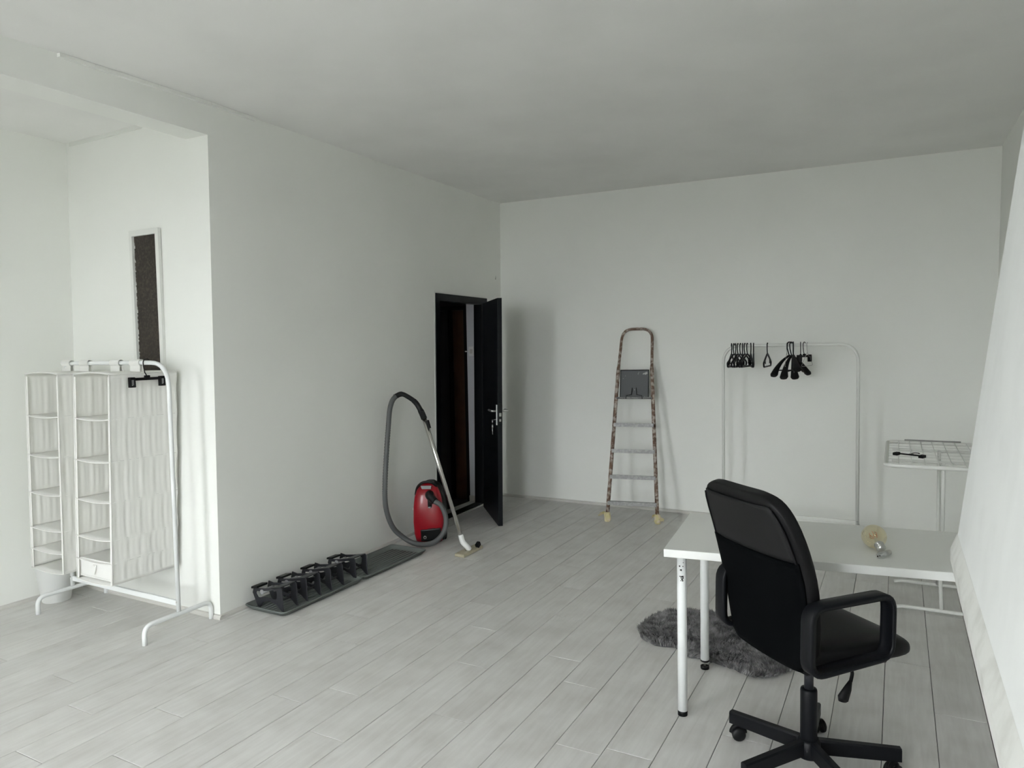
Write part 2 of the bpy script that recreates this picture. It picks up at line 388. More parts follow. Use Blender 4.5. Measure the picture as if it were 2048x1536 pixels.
# ------------------------------------------------------------------ the black door and the hall behind it
fr = struct(MB().build('door_1', DOORB) if False else bpy.data.objects.new('door_1', None)); COL.objects.link(fr)
def lbox(m, s0, s1, z0, z1, n0, n1):
    P = [lw(s, z, n) for s in (s0, s1) for n in (n0, n1) for z in (z0, z1)]
    return m.add(P, [(0, 1, 3, 2), (4, 6, 7, 5), (0, 4, 5, 1), (2, 3, 7, 6), (0, 2, 6, 4), (1, 5, 7, 3)])
m = MB(); lbox(m, S0-.045, S0+.02, 0, DH+.045, -WT-.01, .012); lbox(m, S1-.03, S1+.085, 0, DH+.045, -WT-.01, .012); lbox(m, S0+.02, S1-.03, DH-.02, DH+.045, -WT-.01, .012)
m.build('door_frame', DOORB, fr, lean=True)
m = MB(); lbox(m, S0+.02, S1-.03, -.02, .012, -WT-.01, .0); m.build('threshold', DOORB, fr, lean=True)
m = MB(); lbox(m, S0-.045, S1+.085, 0, .006, .012, .034); m.build('threshold_strip', TRIMF, fr, lean=True)
m = MB(); lbox(m, S0-.06, S0-.045, 0, DH+.06, -.02, .004); lbox(m, S0-.06, S1+.09, DH+.045, DH+.058, -.02, .004); m.build('paint_edge', TRIMW, fr, lean=True)
H0 = Vector((-3.625, 6.03, 0)); LV = Vector((.648, -.762, 0)).normalized(); LNm = Vector((LV.y, -LV.x, 0))  # LNm: towards the hall face
LLEN = .80
leaf = struct(bpy.data.objects.new('door_2', None)); COL.objects.link(leaf)
def lf(a, z, n=0): return H0+LV*a+LNm*n+Vector((0, 0, z))
def lfbox(m, a0, a1, z0, z1, n0, n1):
    P = [lf(a, z, n) for a in (a0, a1) for n in (n0, n1) for z in (z0, z1)]
    return m.add(P, [(0, 1, 3, 2), (4, 6, 7, 5), (0, 4, 5, 1), (2, 3, 7, 6), (0, 2, 6, 4), (1, 5, 7, 3)])
m = MB(); lfbox(m, 0, LLEN, .006, 2.025, -.04, 0); m.build('door_leaf', DOORB, leaf, lean=True, bevel=.002)
m = MB()
m.bar(lf(LLEN-.045, .905, .004), lf(LLEN-.045, 1.085, .004), .034, .008, LNm); m.build('handle_plate', STEEL, leaf, lean=True, bevel=.002)
m = MB(); m.tube(fillet([lf(LLEN-.045, 1.03, .006), lf(LLEN-.045, 1.03, .05), lf(LLEN-.165, 1.03, .052)], .012), .010, 10); m.build('door_handle', STEEL, leaf, lean=True)
m = MB(); m.tube(fillet([lf(LLEN-.045, 1.03, -.046), lf(LLEN-.045, 1.03, -.095), lf(LLEN-.165, 1.03, -.097)], .012), .010, 10); m.build('door_handle', STEEL, leaf, lean=True)
m = MB(); m.bar(lf(LLEN-.045, .905, -.044), lf(LLEN-.045, 1.085, -.044), .034, .008, LNm); m.build('handle_plate', STEEL, leaf, lean=True)
m = MB(); m.bar(lf(LLEN+.0005, .92, -.02), lf(LLEN+.0005, 1.10, -.02), .022, .003, LV); m.build('lock_plate', DARKP, leaf, lean=True)
m = MB(); m.box(lf(LLEN+.006, 1.0, -.02), (.016, .012, .03)); m.box(lf(LLEN+.004, .95, -.02), (.012, .012, .02)); m.build('latch', STEEL, leaf, lean=True)
k0 = lf(LLEN-.045, .955, .012)
kt = thing('key_ring', 'ring of steel keys hanging from the keyhole of the open black door', 'keys', LEAN(k0))
def kk(dx, dz, n=0): return -LV*dx+Vector((0, 0, dz))+LNm*n
m = MB(); m.tube([kk(-.004, 0, -.004), kk(.015, -.004, .012), kk(.042, -.014, .02)], .003, 6); m.build('lock_key', STEEL, kt)
m = MB(); m.tube([kk(.055+.016*math.cos(a), -.022+.016*math.sin(a), .02) for a in [2*PI*i/14 for i in range(14)]], .0025, 6, closed=True); m.build('ring', STEEL, kt)
m = MB(); m.tube([kk(.056+.013*math.cos(a), -.068+.016*math.sin(a), .02) for a in [2*PI*i/12 for i in range(12)]], .005, 6, closed=True)
m.tube([kk(.056, -.084, .02), kk(.060, -.135, .02)], .004, 6); m.bar(kk(.046, -.134, .02), kk(.064, -.131, .02), .004, .010); m.build('key', STEEL, kt)
# hall: dark walls, a pale strip of wall with a light switch, a brown door
HY = 6.27
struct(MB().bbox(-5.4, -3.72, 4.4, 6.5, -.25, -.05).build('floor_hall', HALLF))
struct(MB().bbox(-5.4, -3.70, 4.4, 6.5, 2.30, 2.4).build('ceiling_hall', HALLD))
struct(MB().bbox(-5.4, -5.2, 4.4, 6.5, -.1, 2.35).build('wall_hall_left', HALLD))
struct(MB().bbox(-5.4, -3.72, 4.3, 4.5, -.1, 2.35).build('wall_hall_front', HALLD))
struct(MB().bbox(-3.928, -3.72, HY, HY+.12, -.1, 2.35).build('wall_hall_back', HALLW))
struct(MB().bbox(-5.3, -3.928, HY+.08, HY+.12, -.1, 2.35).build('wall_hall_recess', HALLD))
struct(MB().bbox(-3.928, -3.72, HY-.014, HY, -.05, .05).build('baseboard_hall', TRIMF))
d3 = struct(bpy.data.objects.new('door_3', None)); COL.objects.link(d3)
MB().frame2d([(-4.62, -.05), (-3.928, -.05), (-3.928, 2.03), (-4.62, 2.03)], [(-4.56, -.049), (-3.965, -.049), (-3.965, 1.985), (-4.56, 1.985)], lambda u, v, t: V(u, t, v), HY+.0, HY+.075).build('door_frame', DOORB, d3)
MB().bbox(-4.125, -3.965, HY+.04, HY+.07, -.04, 1.985).build('door_leaf', BROWN, d3, bevel=.003)
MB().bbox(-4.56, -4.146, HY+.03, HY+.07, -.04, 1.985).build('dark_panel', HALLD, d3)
MB().bbox(-4.145, -4.125, HY-.02, HY+.045, -.05, 1.985).build('door_edge', DOORB, d3)
sw = thing('light_switch', 'small grey light switch on the pale strip of hall wall seen through the doorway', 'light switch', (-3.872, HY, 1.555))
MB().box((0, -.006, 0), (.062, .012, .10)).build('switch_plate', WHITE_PLASTIC, sw, bevel=.003)
MB().box((0, -.014, 0), (.03, .008, .045)).build('rocker', TRIMF, sw, bevel=.002)
MB().tube([(-.03, -.01, 0), (-.055, -.012, 0), (-.06, -.03, 0)], .006, 6).build('wire_stub', WHITE_PLASTIC, sw)

# dark board in a white frame on the alcove wall
nb = thing('framed_wall_board', 'tall narrow dark board in a white frame on the alcove wall', 'wall panel', LEAN(V(-4.125, YP, 1.48)))
fx0, fx1, fz0, fz1 = -.145, .139, -.04, .885
MB().frame2d([(fx0, fz0), (fx1, fz0), (fx1, fz1), (fx0, fz1)], [(-.118, .0), (.108, .0), (.108, .849), (-.118, .849)], lambda u, v, t: V(u, t, v), -.02, .002).build('frame', TRIMW, nb, bevel=.003)
MB().bbox(-.112, .108, -.006, .002, 0, .849).build('board', PANELD, nb)
m = MB()
for i in range(34):
    z = .03+.8*i/34+random.uniform(-.008, .008)
    m.box((-.112+random.uniform(-.001, .004), -.007, z), (random.uniform(.003, .009), .004, random.uniform(.006, .022)))
o = m.build('paint_chip', TRIMW, nb); o['kind'] = 'stuff'

# ------------------------------------------------------------------ clothes racks
RH = 1.545
def make_rack(label, mt, loc, w, RH=RH):
    t = thing('clothes_rack', label, 'clothes rack', loc, 0)
    h = w/2
    MB().tube(fillet([(-h, 0, .118), (-h, 0, RH), (h, 0, RH), (h, 0, .118)], .15, 8), .0125, 10).build('rail_frame', mt, t)
    for s in (-1, 1):
        f = MB().tube(fillet([(s*h, -.215, 0), (s*h, -.215, .105), (s*h, .215, .105), (s*h, .215, 0)], .075, 7), .0135, 10).build('foot', mt, t)
    MB().box((0, 0, .165), (w-.02, .016, .032)).build('bottom_bar', mt, t, bevel=.004)
    for s in (-1, 1):
        MB().lathe([(.006, 0), (.006, .002), (.003, .003)], (s*h, -.0125, .175), (0, -1, 0), 10).build('screw', STEEL, t)
    return t
rackA = make_rack('white metal clothes rack holding fabric shelves in front of the alcove wall', WHITE_METAL, (-4.135, 2.60, 0), 1.04)
rackB = make_rack('white metal clothes rack with black hangers against the back wall', WHITE_METAL2, (-.785, 6.15, 0), 1.03, 1.57)

# hanging fabric shelves
LEV = [1.482, 1.235, .995, .765, .548, .413, .292]
def organizer(label, cx, w, lean_x, seed):
    rnd = random.Random(seed)
    t = thing('hanging_shelf', label, 'hanging shelf', (cx, 2.60, .292), 0, 'fabric shelves on the front rack')
    y0, y1 = -.213, .208; z0 = .292
    def cxz(z): return lean_x*(1.482-z)/1.19
    ph = [rnd.uniform(0, 6) for _ in range(20)]
    for s in (-1, 1):
        def side(u, v, s=s):
            y = y0+(y1-y0)*u; z = LEV[-1]+(LEV[0]-LEV[-1])*v
            for k in range(6):
                if LEV[k+1] <= z+1e-6: break
            q = (z-LEV[k+1])/(LEV[k]-LEV[k+1]); env = math.sin(PI*min(max(q, 0), 1))
            a = .0
            for j, fr_ in enumerate((31, 58, 97)): a += math.sin(y*fr_*2+ph[(k*3+j) % 20]*3+q*(1.2 if j == 0 else .4)+math.sin(y*17+k)*1.5)*(.0011, .0012, .0008)[j]
            x = cxz(z)+s*(w/2-.006*env)+a*(.35+.65*env)*(1 if 0.01 < u < .99 else .2)
            return V(x, y, z-z0)
        MB().grid(side, 76, 60).build('side_panel', FABRIC, t, solid=.0015)
    def back(u, v):
        x = -w/2+w*u; z = LEV[-1]+(LEV[0]-LEV[-1])*v
        for k in range(6):
            if LEV[k+1] <= z+1e-6: break
        q = (z-LEV[k+1])/(LEV[k]-LEV[k+1]); env = math.sin(PI*min(max(q, 0), 1))
        a = sum(math.sin(x*f*2+ph[(k*2+j+5) % 20]*3+q*.8)*(.0026, .002)[j] for j, f in enumerate((36, 70)))
        return V(x+cxz(z), y1-.002-.012*env+a*env, z-z0)
    MB().grid(back, 30, 48).build('back_panel', FABRIC, t, solid=.0015)
    for k, z in enumerate(LEV):
        nm = 'top_panel' if k == 0 else 'shelf'
        def sh(u, v, z=z, k=k):
            x = -w/2+w*u; y = y0+(y1-y0)*v
            sag = (-.010 if k else .012)*math.sin(PI*u)*(1-.5*v) + (0 if k else .004)
            return V(x+cxz(z), y, z-z0+sag)
        p = MB().grid(sh, 10, 8).build(nm, FABRIC if k == 0 else FABRICW, t, solid=.004)
        pts = [sh(i/10, 0)+V(0, -.002, 0) for i in range(11)]
        MB().tube(pts, .0038, 6).build('edge_binding', FABRICW, p)
    for s in (-1, 1):
        pts = [V(cxz(z)+s*w/2, y0-.001, z-z0) for z in LEV]
        MB().tube(pts, .0034, 6).build('edge_binding', FABRICW, t)
        MB().bar(V(s*(w/2-.009), y0+.001, LEV[0]-z0-.01), V(s*(w/2-.009)+lean_x, y0+.001, 0), .0015, .016, (1, 0, 0)).build('front_band', FABRICW, t)
    for sx_ in (-.095, .095):
        rz = RH-z0; a = .019
        prof = [V(0, math.sin(q)*a, rz+math.cos(q)*a) for q in [math.radians(d) for d in range(-150, 151, 20)]]
        path = [V(0, -.012, 1.482-z0+.012)]+prof+[V(0, .012, 1.482-z0+.012)]
        m = MB()
        for i in range(len(path)-1):
            a_, b_ = path[i], path[i+1]
            m.bar(a_+V(sx_, 0, 0), b_+V(sx_, 0, 0), .088, .0025, (b_-a_).cross(V(1, 0, 0)))
        m.build('hanging_strap', FABRICW, t)
    return t
organizer('white fabric hanging shelf on the front rack, the right one with a box in it', -3.99, .335, -.063, 3)
organizer('white fabric hanging shelf on the front rack, the left one above the bin', -4.487, .338, -.04, 9)
bxo = thing('fabric_box', 'white fabric drawer box with a pull tab in the bottom of the right hanging shelf', 'storage box', (-4.058, 2.595, .303))
m = MB(); bw, bd, bh = .318, .385, .112
m.frame2d([(-bw/2, -bd/2), (bw/2, -bd/2), (bw/2, bd/2), (-bw/2, bd/2)], [(-bw/2+.006, -bd/2+.006), (bw/2-.006, -bd/2+.006), (bw/2-.006, bd/2-.006), (-bw/2+.006, bd/2-.006)], lambda u, v, t: V(u, v, t), 0, bh)
m.bbox(-bw/2+.006, bw/2-.006, -bd/2+.006, bd/2-.006, 0, .004); m.build('body', FABRICW, bxo, bevel=.003)
m = MB(); m.frame2d([(-bw/2+.01, .008), (bw/2-.01, .008), (bw/2-.01, bh-.008), (-bw/2+.01, bh-.008)], [(-bw/2+.014, .012), (bw/2-.014, .012), (bw/2-.014, bh-.012), (-bw/2+.014, bh-.012)], lambda u, v, t: V(u, t, v), -bd/2-.002, -bd/2); m.build('stitching', FABRICW, bxo)
m = MB(); yy = -bd/2-.004
for a, b in (((-.022, .082), (-.006, .030)), ((.002, .082), (-.006, .030))): m.bar(V(a[0], yy, a[1]), V(b[0], yy-.008, b[1]), .016, .003, (0, -1, .1))
m.build('pull_tab', FABRICW, bxo)

# hanger with two clips
def trouser_hanger(label, loc, rot, group=None):
    t = thing('clip_hanger', label, 'hanger', loc, 0); t.rotation_euler = rot
    hook = [V(0, .022*math.sin(math.radians(a)), .0+.022*math.cos(math.radians(a))) for a in range(100, -91, -19)]
    hook += [V(0, -.021, -.02), V(0, -.014, -.055), V(0, 0, -.078)]
    MB().tube(hook, .0032, 7).build('hook', BLACKP, t)
    m = MB(); m.box((0, 0, -.092), (.010, .20, .016)); m.box((0, 0, -.080), (.012, .035, .016)); m.build('bar', BLACKM, t, bevel=.003)
    for s in (-1, 1):
        c = MB().frame2d([(s*.098-.018, -.138), (s*.098+.018, -.138), (s*.098+.015, -.080), (s*.098-.018, -.080)], [(s*.098-.008, -.128), (s*.098+.011, -.128), (s*.098+.009, -.092), (s*.098-.009, -.092)], lambda u, v, tt: V(tt, u, v), -.011, .011).build('clip', BLACKM, t, bevel=.003)
        MB().box((0, s*.098+.001, -.11), (.012, .014, .030)).build('clip_pad', SHOET, c)
    return t
trouser_hanger('black clip hanger hooked over the front rack beside the fabric shelves', (-3.805, 2.6, RH), (0, 0, math.radians(4)))
dh = trouser_hanger('black clip hanger lying flat on the drying rack wires', (.101, 4.832, .9215), (0, math.radians(-89), math.radians(-117))); dh.scale = (.75, .75, .75)

# waste bin
tb = thing('waste_bin', 'white tapered plastic waste bin in the corner behind the front rack', 'bin', (-4.822, 2.588, 0))
MB().lathe([(.078, 0), (.082, .004), (.121, .281), (.125, .283), (.125, .288), (.118, .288), (.079, .012), (.0005, .01)], n=40).build('bucket', WHITE_PLASTIC, tb)
m = MB(); m.tube([V(.123*math.cos(a), .123*math.sin(a), .285) for a in [2*PI*i/40 for i in range(40)]], .0035, 6, closed=True); m.build('rim', WHITE_PLASTIC, tb)

# ------------------------------------------------------------------ boot trays and shoe holders
def make_tray(label, loc):
    t = thing('boot_tray', label, 'tray', loc, 0, 'trays along the left wall')
    w, l = .345, .735
    def ring(sx_, sy_, z, r=.03): return [V(x, y, z) for x, y in rrect(sx_, sy_, r, 4)]
    m = MB().loft([ring(w-.05, l-.05, .0), ring(w-.008, l-.008, .024), ring(w, l, .028), ring(w, l, .033), ring(w-.012, l-.012, .033), ring(w-.022, l-.022, .028), ring(w-.06, l-.06, .006)])
    m.build('rim', TRAY, t)
    MB().prism([(x, y) for x, y in rrect(w-.055, l-.055, .03, 4)], lambda u, v, q: V(u, v, q), .001, .007).build('base', TRAY, t)
    for k in range(9):
        x = -.125+.25*k/8
        MB().tube([V(x, -l/2+.05, .006), V(x, l/2-.05, .006)], .005, 6).build('rib', TRAY, t)
    return t
trA = make_tray('grey-green boot tray nearest the alcove, full of black shoe holders', (-3.385, 3.372, 0))
trB = dup(trA, (-3.385, 4.117, 0), 0, 'grey-green ribbed boot tray beside the vacuum cleaner, mostly empty')
def make_holder(label, y):
    t = thing('shoe_holder', label, 'shoe holder', (-3.535, y, .010), 0, 'black shoe holders on the trays')
    out = [(0, .085), (.012, .125), (.055, .118), (.13, .128), (.24, .150), (.255, .140), (.262, .0), (.248, .002), (.205, .035), (.15, .052), (.095, .040), (.062, .0), (.040, .004)]
    inn = [(.030, .082), (.034, .098), (.06, .100), (.13, .112), (.195, .124), (.212, .118), (.205, .075), (.200, .068), (.185, .066), (.15, .072), (.10, .070), (.065, .062), (.048, .060)]
    for yy in (0, .118):
        MB().frame2d(out, inn, lambda u, v, q: V(u, q, v), yy, yy+.006).build('side_plate', SHOEP, t, bevel=.002)
    MB().prism([(.165, .135), (.24, .150), (.24, .143), (.165, .128)], lambda u, v, q: V(u, q, v), .0, .124).build('top_plate', SHOEP, t)
    MB().prism(rrect(.07, .014, .005), lambda u, v, q: V(.030+u*.75, q, .124+v+u*.12), -.014, .072).build('grip_tab', BLACKP, t, bevel=.002)
    MB().tube([V(.085, -.004, .100), V(.085, .090, .100)], .015, 10).build('lock_tube', SHOET, t)
    MB().bar(V(.20, .004, .05), V(.20, .12, .05), .02, .006).build('lower_bar', SHOEP, t)
    return t
hn = ['nearest the alcove corner', 'second from the alcove corner', 'third from the alcove corner', 'last before the empty tray']
hy = [3.060, 3.262, 3.475, 3.728]
h0 = make_holder('black plastic shoe holder on the boot tray, '+hn[0], hy[0])
for n_, y in zip(hn[1:], hy[1:]): dup(h0, (-3.535, y, .010), random.uniform(-.05, .05), 'black plastic shoe holder on the boot trays, '+n_)

# ------------------------------------------------------------------ vacuum cleaner
vc = thing('vacuum_cleaner', 'red canister vacuum cleaner standing upright beside the black doorway', 'vacuum cleaner', (-3.39, 4.78, 0))
vo = Vector((-3.39, 4.78, 0))
N = Vector((.42, -.905, 0)).normalized(); S = Vector((-N.y, N.x, 0))      # N faces the room, S points along the body's width
def vb(s, z, n): return S*s+N*n+Vector((0, 0, z))
def vring(z, hw, n0, n1, p=3.2, k=28):
    out = []
    for i in range(k):
        a = 2*PI*i/k; c, s_ = math.cos(a), math.sin(a)
        out.append(vb(hw*math.copysign(abs(c)**(2/p), c), z, (n0+n1)/2+(n1-n0)/2*math.copysign(abs(s_)**(2/p), s_)))
    return out
prof = [(.005, .085), (.02, .112), (.08, .126), (.18, .131), (.30, .128), (.38, .118), (.44, .098), (.475, .072), (.495, .03)]
def front(z): return .075+.035*math.sin(PI*min(1, z/.5))
MB().loft([vring(z, hw*.95, .03, front(z)-(.03 if z > .46 else .012*(z < .01)), 2.6) for z, hw in prof]).build('lid', RED, vc)
MB().loft([vring(z, hw+.008, -.115, .045, 3.0) for z, hw in prof]).build('body', DARKP, vc)
MB().loft([vring(z, hw+.006, -.10, .03, 3.0) for z, hw in [(.012, .107), (.08, .127), (.18, .133), (.30, .13), (.38, .12)]]).build('side_shell', RED, vc)
m = MB(); P = smooth_path([vb(-.105, .40, .03), vb(-.085, .465, .05), vb(-.04, .503, .06), vb(.03, .503, .06), vb(.07, .47, .05)], 6)
m.tube(P, .011, 8, flat=1.6); m.build('carry_handle', DARKP, vc)
MB().prism([(-.045, .455), (.03, .455), (.035, .482), (-.055, .482)], lambda u, v, q: vb(u, v, q), .085, .097).build('grip_plate', SHOET, vc, bevel=.003)
def lidn(s_, z):
    for (z0, h0), (z1, h1) in zip(prof, prof[1:]):
        if z0 <= z <= z1: hw_ = (h0+(h1-h0)*(z-z0)/(z1-z0))*.95; break
    f1 = front(z); return (.03+f1)/2+(f1-.03)/2*max(0, 1-min(1, abs(s_)/hw_)**2.6)**(1/2.6)
MB().grid(lambda u, v: vb(-.062+.165*u, .022+(.098+.018*u)*v, lidn(-.062+.165*u, .022+(.098+.018*u)*v)+.003), 14, 8).build('control_panel', DARKP, vc, solid=.004)
MB().tube([vb(-.028+.011*math.cos(a), .058+.011*math.sin(a), front(.06)+.008) for a in [2*PI*i/18 for i in range(18)]], .0018, 6, closed=True).build('power_symbol', STEEL, vc)
MB().tube([vb(-.028, .060, front(.06)+.009), vb(-.028, .070, front(.06)+.009)], .0016, 5).build('power_symbol', STEEL, vc)
m = MB(); cpx = [vb(.02, .412, .085), vb(.02, .414, .125), vb(.035, .405, .155), vb(.075, .372, .175)]
m.tube(smooth_path(cpx, 5), [.033]*11+[.028]*5, 12); m.tube([vb(.022, .40, .10), vb(.022, .315, .118)], [.022, .016], 10); m.build('hose_connector', BLACKP, vc)
MB().box(vb(.022, .313, .125), (.022, .012, .012)).build('latch', SHOET, vc)
MB().tube([vb(-.114, .315, .045), vb(-.125, .28, .045), vb(-.128, .27, .042)], [.003, .010, .004], 6).build('side_clip', WHITE_PLASTIC, vc)
for s in (-1, 1): MB().lathe([(.035, -.012), (.04, -.006), (.04, .006), (.035, .012)], vb(s*.112, .042, -.06), S, 16).build('wheel', BLACKP, vc)
MB().prism([(-.03, .128), (.03, .130), (.03, .133), (-.03, .131)], lambda u, v, q: vb(u+.03, v+.006, q), front(.14)+.0105, front(.14)+.0125).build('badge', DARKP, vc)
hz = [vb(.075, .372, .175)+vo, V(-3.19, 4.66, .335), V(-3.135, 4.64, .24), V(-3.15, 4.62, .14), V(-3.215, 4.60, .065), V(-3.31, 4.585, .032), V(-3.42, 4.575, .036), V(-3.50, 4.545, .085), V(-3.535, 4.475, .17), V(-3.548, 4.42, .30), V(-3.545, 4.395, .45), V(-3.54, 4.415, .72), V(-3.53, 4.445, 1.0), V(-3.528, 4.465, 1.12), V(-3.522, 4.495, 1.19), V(-3.505, 4.52, 1.222)]
hp = smooth_path(hz, 26)
rr = [.0200+(.0014 if i % 2 else -.0012) for i in range(len(hp))]
MB().tube([p-vo for p in hp], rr, 12).build('hose', HOSE, vc)
gr = [V(-3.52, 4.522, 1.216), V(-3.46, 4.531, 1.238), V(-3.40, 4.54, 1.215), V(-3.335, 4.547, 1.172), V(-3.29, 4.552, 1.105), V(-3.262, 4.555, 1.045)]
MB().tube([p-vo for p in smooth_path(gr, 5)], [.021]*6+[.019]*8+[.021]*6+[.024]*6, 12).build('hose_grip', BLACKP, vc)
MB().box(V(-3.262, 4.535, 1.08)-vo, (.02, .02, .05)).build('release_button', BLACKP, vc)
wa, wb = V(-3.264, 4.555, 1.05), V(-2.966, 4.590, .135)
MB().tube([wa-vo, wa.lerp(wb, .45)-vo, wa.lerp(wb, .455)-vo, wb-vo], [.0185, .0185, .0165, .0165], 14).build('wand', CHROME, vc)
MB().box(wa.lerp(wb, .04)+V(.03, -.006, -.01)-vo, (.022, .018, .065), Matrix.Rotation(-.3, 3, 'Y')).build('wand_clip', BLACKP, vc)
MB().tube([p-vo for p in smooth_path([wa.lerp(wb, .985), V(-2.955, 4.592, .095), V(-2.928, 4.605, .06), V(-2.915, 4.625, .03)], 5)], .021, 12).build('elbow', WHITE_PLASTIC, vc)
nd = Vector((-.0, .292, 0)).normalized(); nR = Matrix.Rotation(0, 3, 'Z')
MB().box(V(-2.925, 4.635, .0145)-vo, (.088, .285, .026)).build('nozzle', NOZ, vc, bevel=.008)
MB().box(V(-2.895, 4.72, .045)-vo, (.03, .045, .036), Matrix.Rotation(.5, 3, 'X')).build('pedal', BLACKP, vc, bevel=.006)
MB().bar(V(-2.93, 4.585, .0278)-vo, V(-2.915, 4.615, .0278)-vo, .006, .001).build('nozzle_mark', INK, vc)

# ------------------------------------------------------------------ step ladder leaning on the back wall
FLt, FRt = V(-2.300, 5.985, 0), V(-1.858, 6.075, 0)
TLt, TRt = V(-2.318, 6.515, 1.757), V(-2.042, 6.560, 1.752)
sl = thing('step_ladder', 'paint-spattered brown step ladder leaning against the back wall', 'ladder', (-2.08, 6.03, 0))
so = Vector((-2.08, 6.03, 0))
def lad(s, z):                       # s 0..1 across, z height along the rails
    h = z/1.757
    L_ = FLt.lerp(V(-2.322, 6.385, 1.357), min(h/.772, 1)) if h < .772 else V(-2.322, 6.385, 1.357).lerp(TLt+V(.0, 0, 0), (h-.772)/.228)
    R_ = FRt.lerp(V(-2.015, 6.445, 1.357), min(h/.772, 1)) if h < .772 else V(-2.015, 6.445, 1.357).lerp(TRt, (h-.772)/.228)
    return L_.lerp(R_, s)-so
lean_n = (lad(1, 0)-lad(0, 0)).cross(lad(.5, 1.3)-lad(.5, 0)).normalized()
if lean_n.y > 0: lean_n = -lean_n
for s in (0, 1):
    MB().tube([lad(s, z) for z in (.035, .4, .8, 1.1, 1.30, 1.37, 1.42)], [.0175, .0175, .0175, .018, .0185, .017, .0135], 10).build('side_rail', RUST, sl)
m = MB(); m.tube(fillet([lad(0, 1.40), lad(0, 1.745), lad(1, 1.745), lad(1, 1.40)], .11, 8), .0135, 10); m.build('top_hoop', RUST, sl)
for z in (.172, .400, .628, .860):
    st = MB(); a, b = lad(0, z), lad(1, z)
    st.bar(a+lean_n*.0, b+lean_n*.0, .088, .006); st.bar(a+lean_n*.042+V(0, 0, -.013), b+lean_n*.042+V(0, 0, -.013), .008, .034); st.bar(a+lean_n*.047+V(0, 0, -.010), b+lean_n*.047+V(0, 0, -.010), .004, .008)
    for q in (-.022, -.007, .008, .022): st.bar(a+lean_n*q+V(0, 0, .004), b+lean_n*q+V(0, 0, .004), .006, .004)
    st.build('step', ALU, sl)
a, b = lad(0.02, 1.095), lad(.98, 1.095)
MB().tube([a+lean_n*.02, b+lean_n*.02], .010, 8).build('platform_hinge', ALU, sl)
up_ = (lad(.5, 1.3)-lad(.5, 1.1)).normalized(); xr_ = (b-a).normalized()
pc0 = (a+b)/2+lean_n*.012+up_*.135+xr_*(-.0)
R3 = Matrix((xr_, lean_n, up_)).transposed()
pl = MB().box(pc0, (.262, .014, .262), R3).build('platform', BOARD, sl, bevel=.003)
MB().frame2d([(-.134, -.134), (.134, -.134), (.134, .134), (-.134, .134)], [(-.126, -.126), (.126, -.126), (.126, .126), (-.126, .126)], lambda u, v, q: pc0+xr_*u+up_*v+lean_n*q, .004, .012).build('platform_edge', DARKP, pl)
m = MB()
for sx_ in (-1, 1): m.tube([pc0+xr_*sx_*.075+up_*(-.145)+lean_n*.018, pc0+xr_*sx_*.072+up_*(-.115)+lean_n*.018, pc0+xr_*sx_*.024+up_*(-.105)+lean_n*.018, pc0+xr_*sx_*.018+up_*(-.04)+lean_n*.018], .004, 6)
m.build('safety_wire', DARKP, sl)
rt = random.Random(5)
for s in (0, 1):
    f = lad(s, .045); m = MB()
    def wr(z, r): return [V(f.x+(r+rt.uniform(-.005, .006))*math.cos(2*PI*k/12), f.y+(r+rt.uniform(-.005, .006))*math.sin(2*PI*k/12), z+rt.uniform(-.003, .003)) for k in range(12)]
    m.loft([wr(.004, .024), wr(.02, .030), wr(.045, .029), wr(.07, .028), wr(.085, .024)], smooth=False)
    tp = m.build('tape_wrap', TAPE, sl)
    m = MB()
    for k in range(2 if s == 0 else 6):
        a_ = (PI*1.0+.3*k) if s == 0 else (PI*(.0+k*.36)+.25)
        d = V(math.cos(a_), math.sin(a_)*.6, 0); l = rt.uniform(.045, .07) if s == 0 else rt.uniform(.02, .038)
        p0 = V(f.x, f.y, .055+rt.uniform(-.012, .02))+d*.022
        q0 = V(-d.y, d.x, 0)*.016; z1 = V(0, 0, rt.uniform(.012, .028))
        m.add([p0-q0+z1*.2, p0+q0+z1, p0+d*l+q0*.8+z1*rt.uniform(-.5, 1), p0+d*l-q0-z1], [(0, 1, 2, 3)])
    m.build('tape_flap', TAPE, tp, solid=.0012)

# ------------------------------------------------------------------ hangers on the back rack
RX0, RY, RH = -.785, 6.15, 1.57
def plastic_hanger(label, x, rz, group):
    t = thing('hanger', label, 'hanger', (x, RY, RH), rz, group)
    hook = [V(0, .02*math.sin(math.radians(a)), .0+.02*math.cos(math.radians(a))) for a in range(110, -91, -20)]+[V(0, -.019, -.03), V(0, 0, -.07)]
    MB().tube(hook, .0042, 6).build('hook', BLACKP, t)
    m = MB(); c = fillet([(0, -.20, -.172), (0, -.215, -.140), (0, -.05, -.082), (0, 0, -.068), (0, .05, -.082), (0, .215, -.140), (0, .20, -.172)], .02, 4, closed=True)
    m.tube(c, .0068, 6, closed=True)
    for s in (-1, 1): m.tube([V(0, s*.13, -.118), V(0, s*.125, -.145), V(0, s*.115, -.148)], .004, 5)
    m.build('shoulder_frame', BLACKP, t); return t
XS = [-1.232, -1.212, -1.198, -1.180, -1.160, -1.142, -1.124, -1.104, -1.076, -1.054]
ORD = ['leftmost', 'second', 'third', 'fourth', 'fifth', 'sixth', 'seventh', 'eighth', 'ninth', 'tenth']
G1 = 'black plastic hangers on the back rack'
p0 = None
for i, (x, od) in enumerate(zip(XS, ORD)):
    lb = 'black plastic hanger, %s from the left in the bunch on the back rack' % od if i else 'black plastic hanger at the left end of the bunch on the back rack'
    if p0 is None: p0 = plastic_hanger(lb, x, .30, G1)
    else: dup(p0, (x, RY, RH), random.choice((-.18, -.05, .06, .16, .24)), lb)
dup(p0, (-.944, RY, RH), .02, 'black plastic hanger hanging alone mid-rail on the back rack')
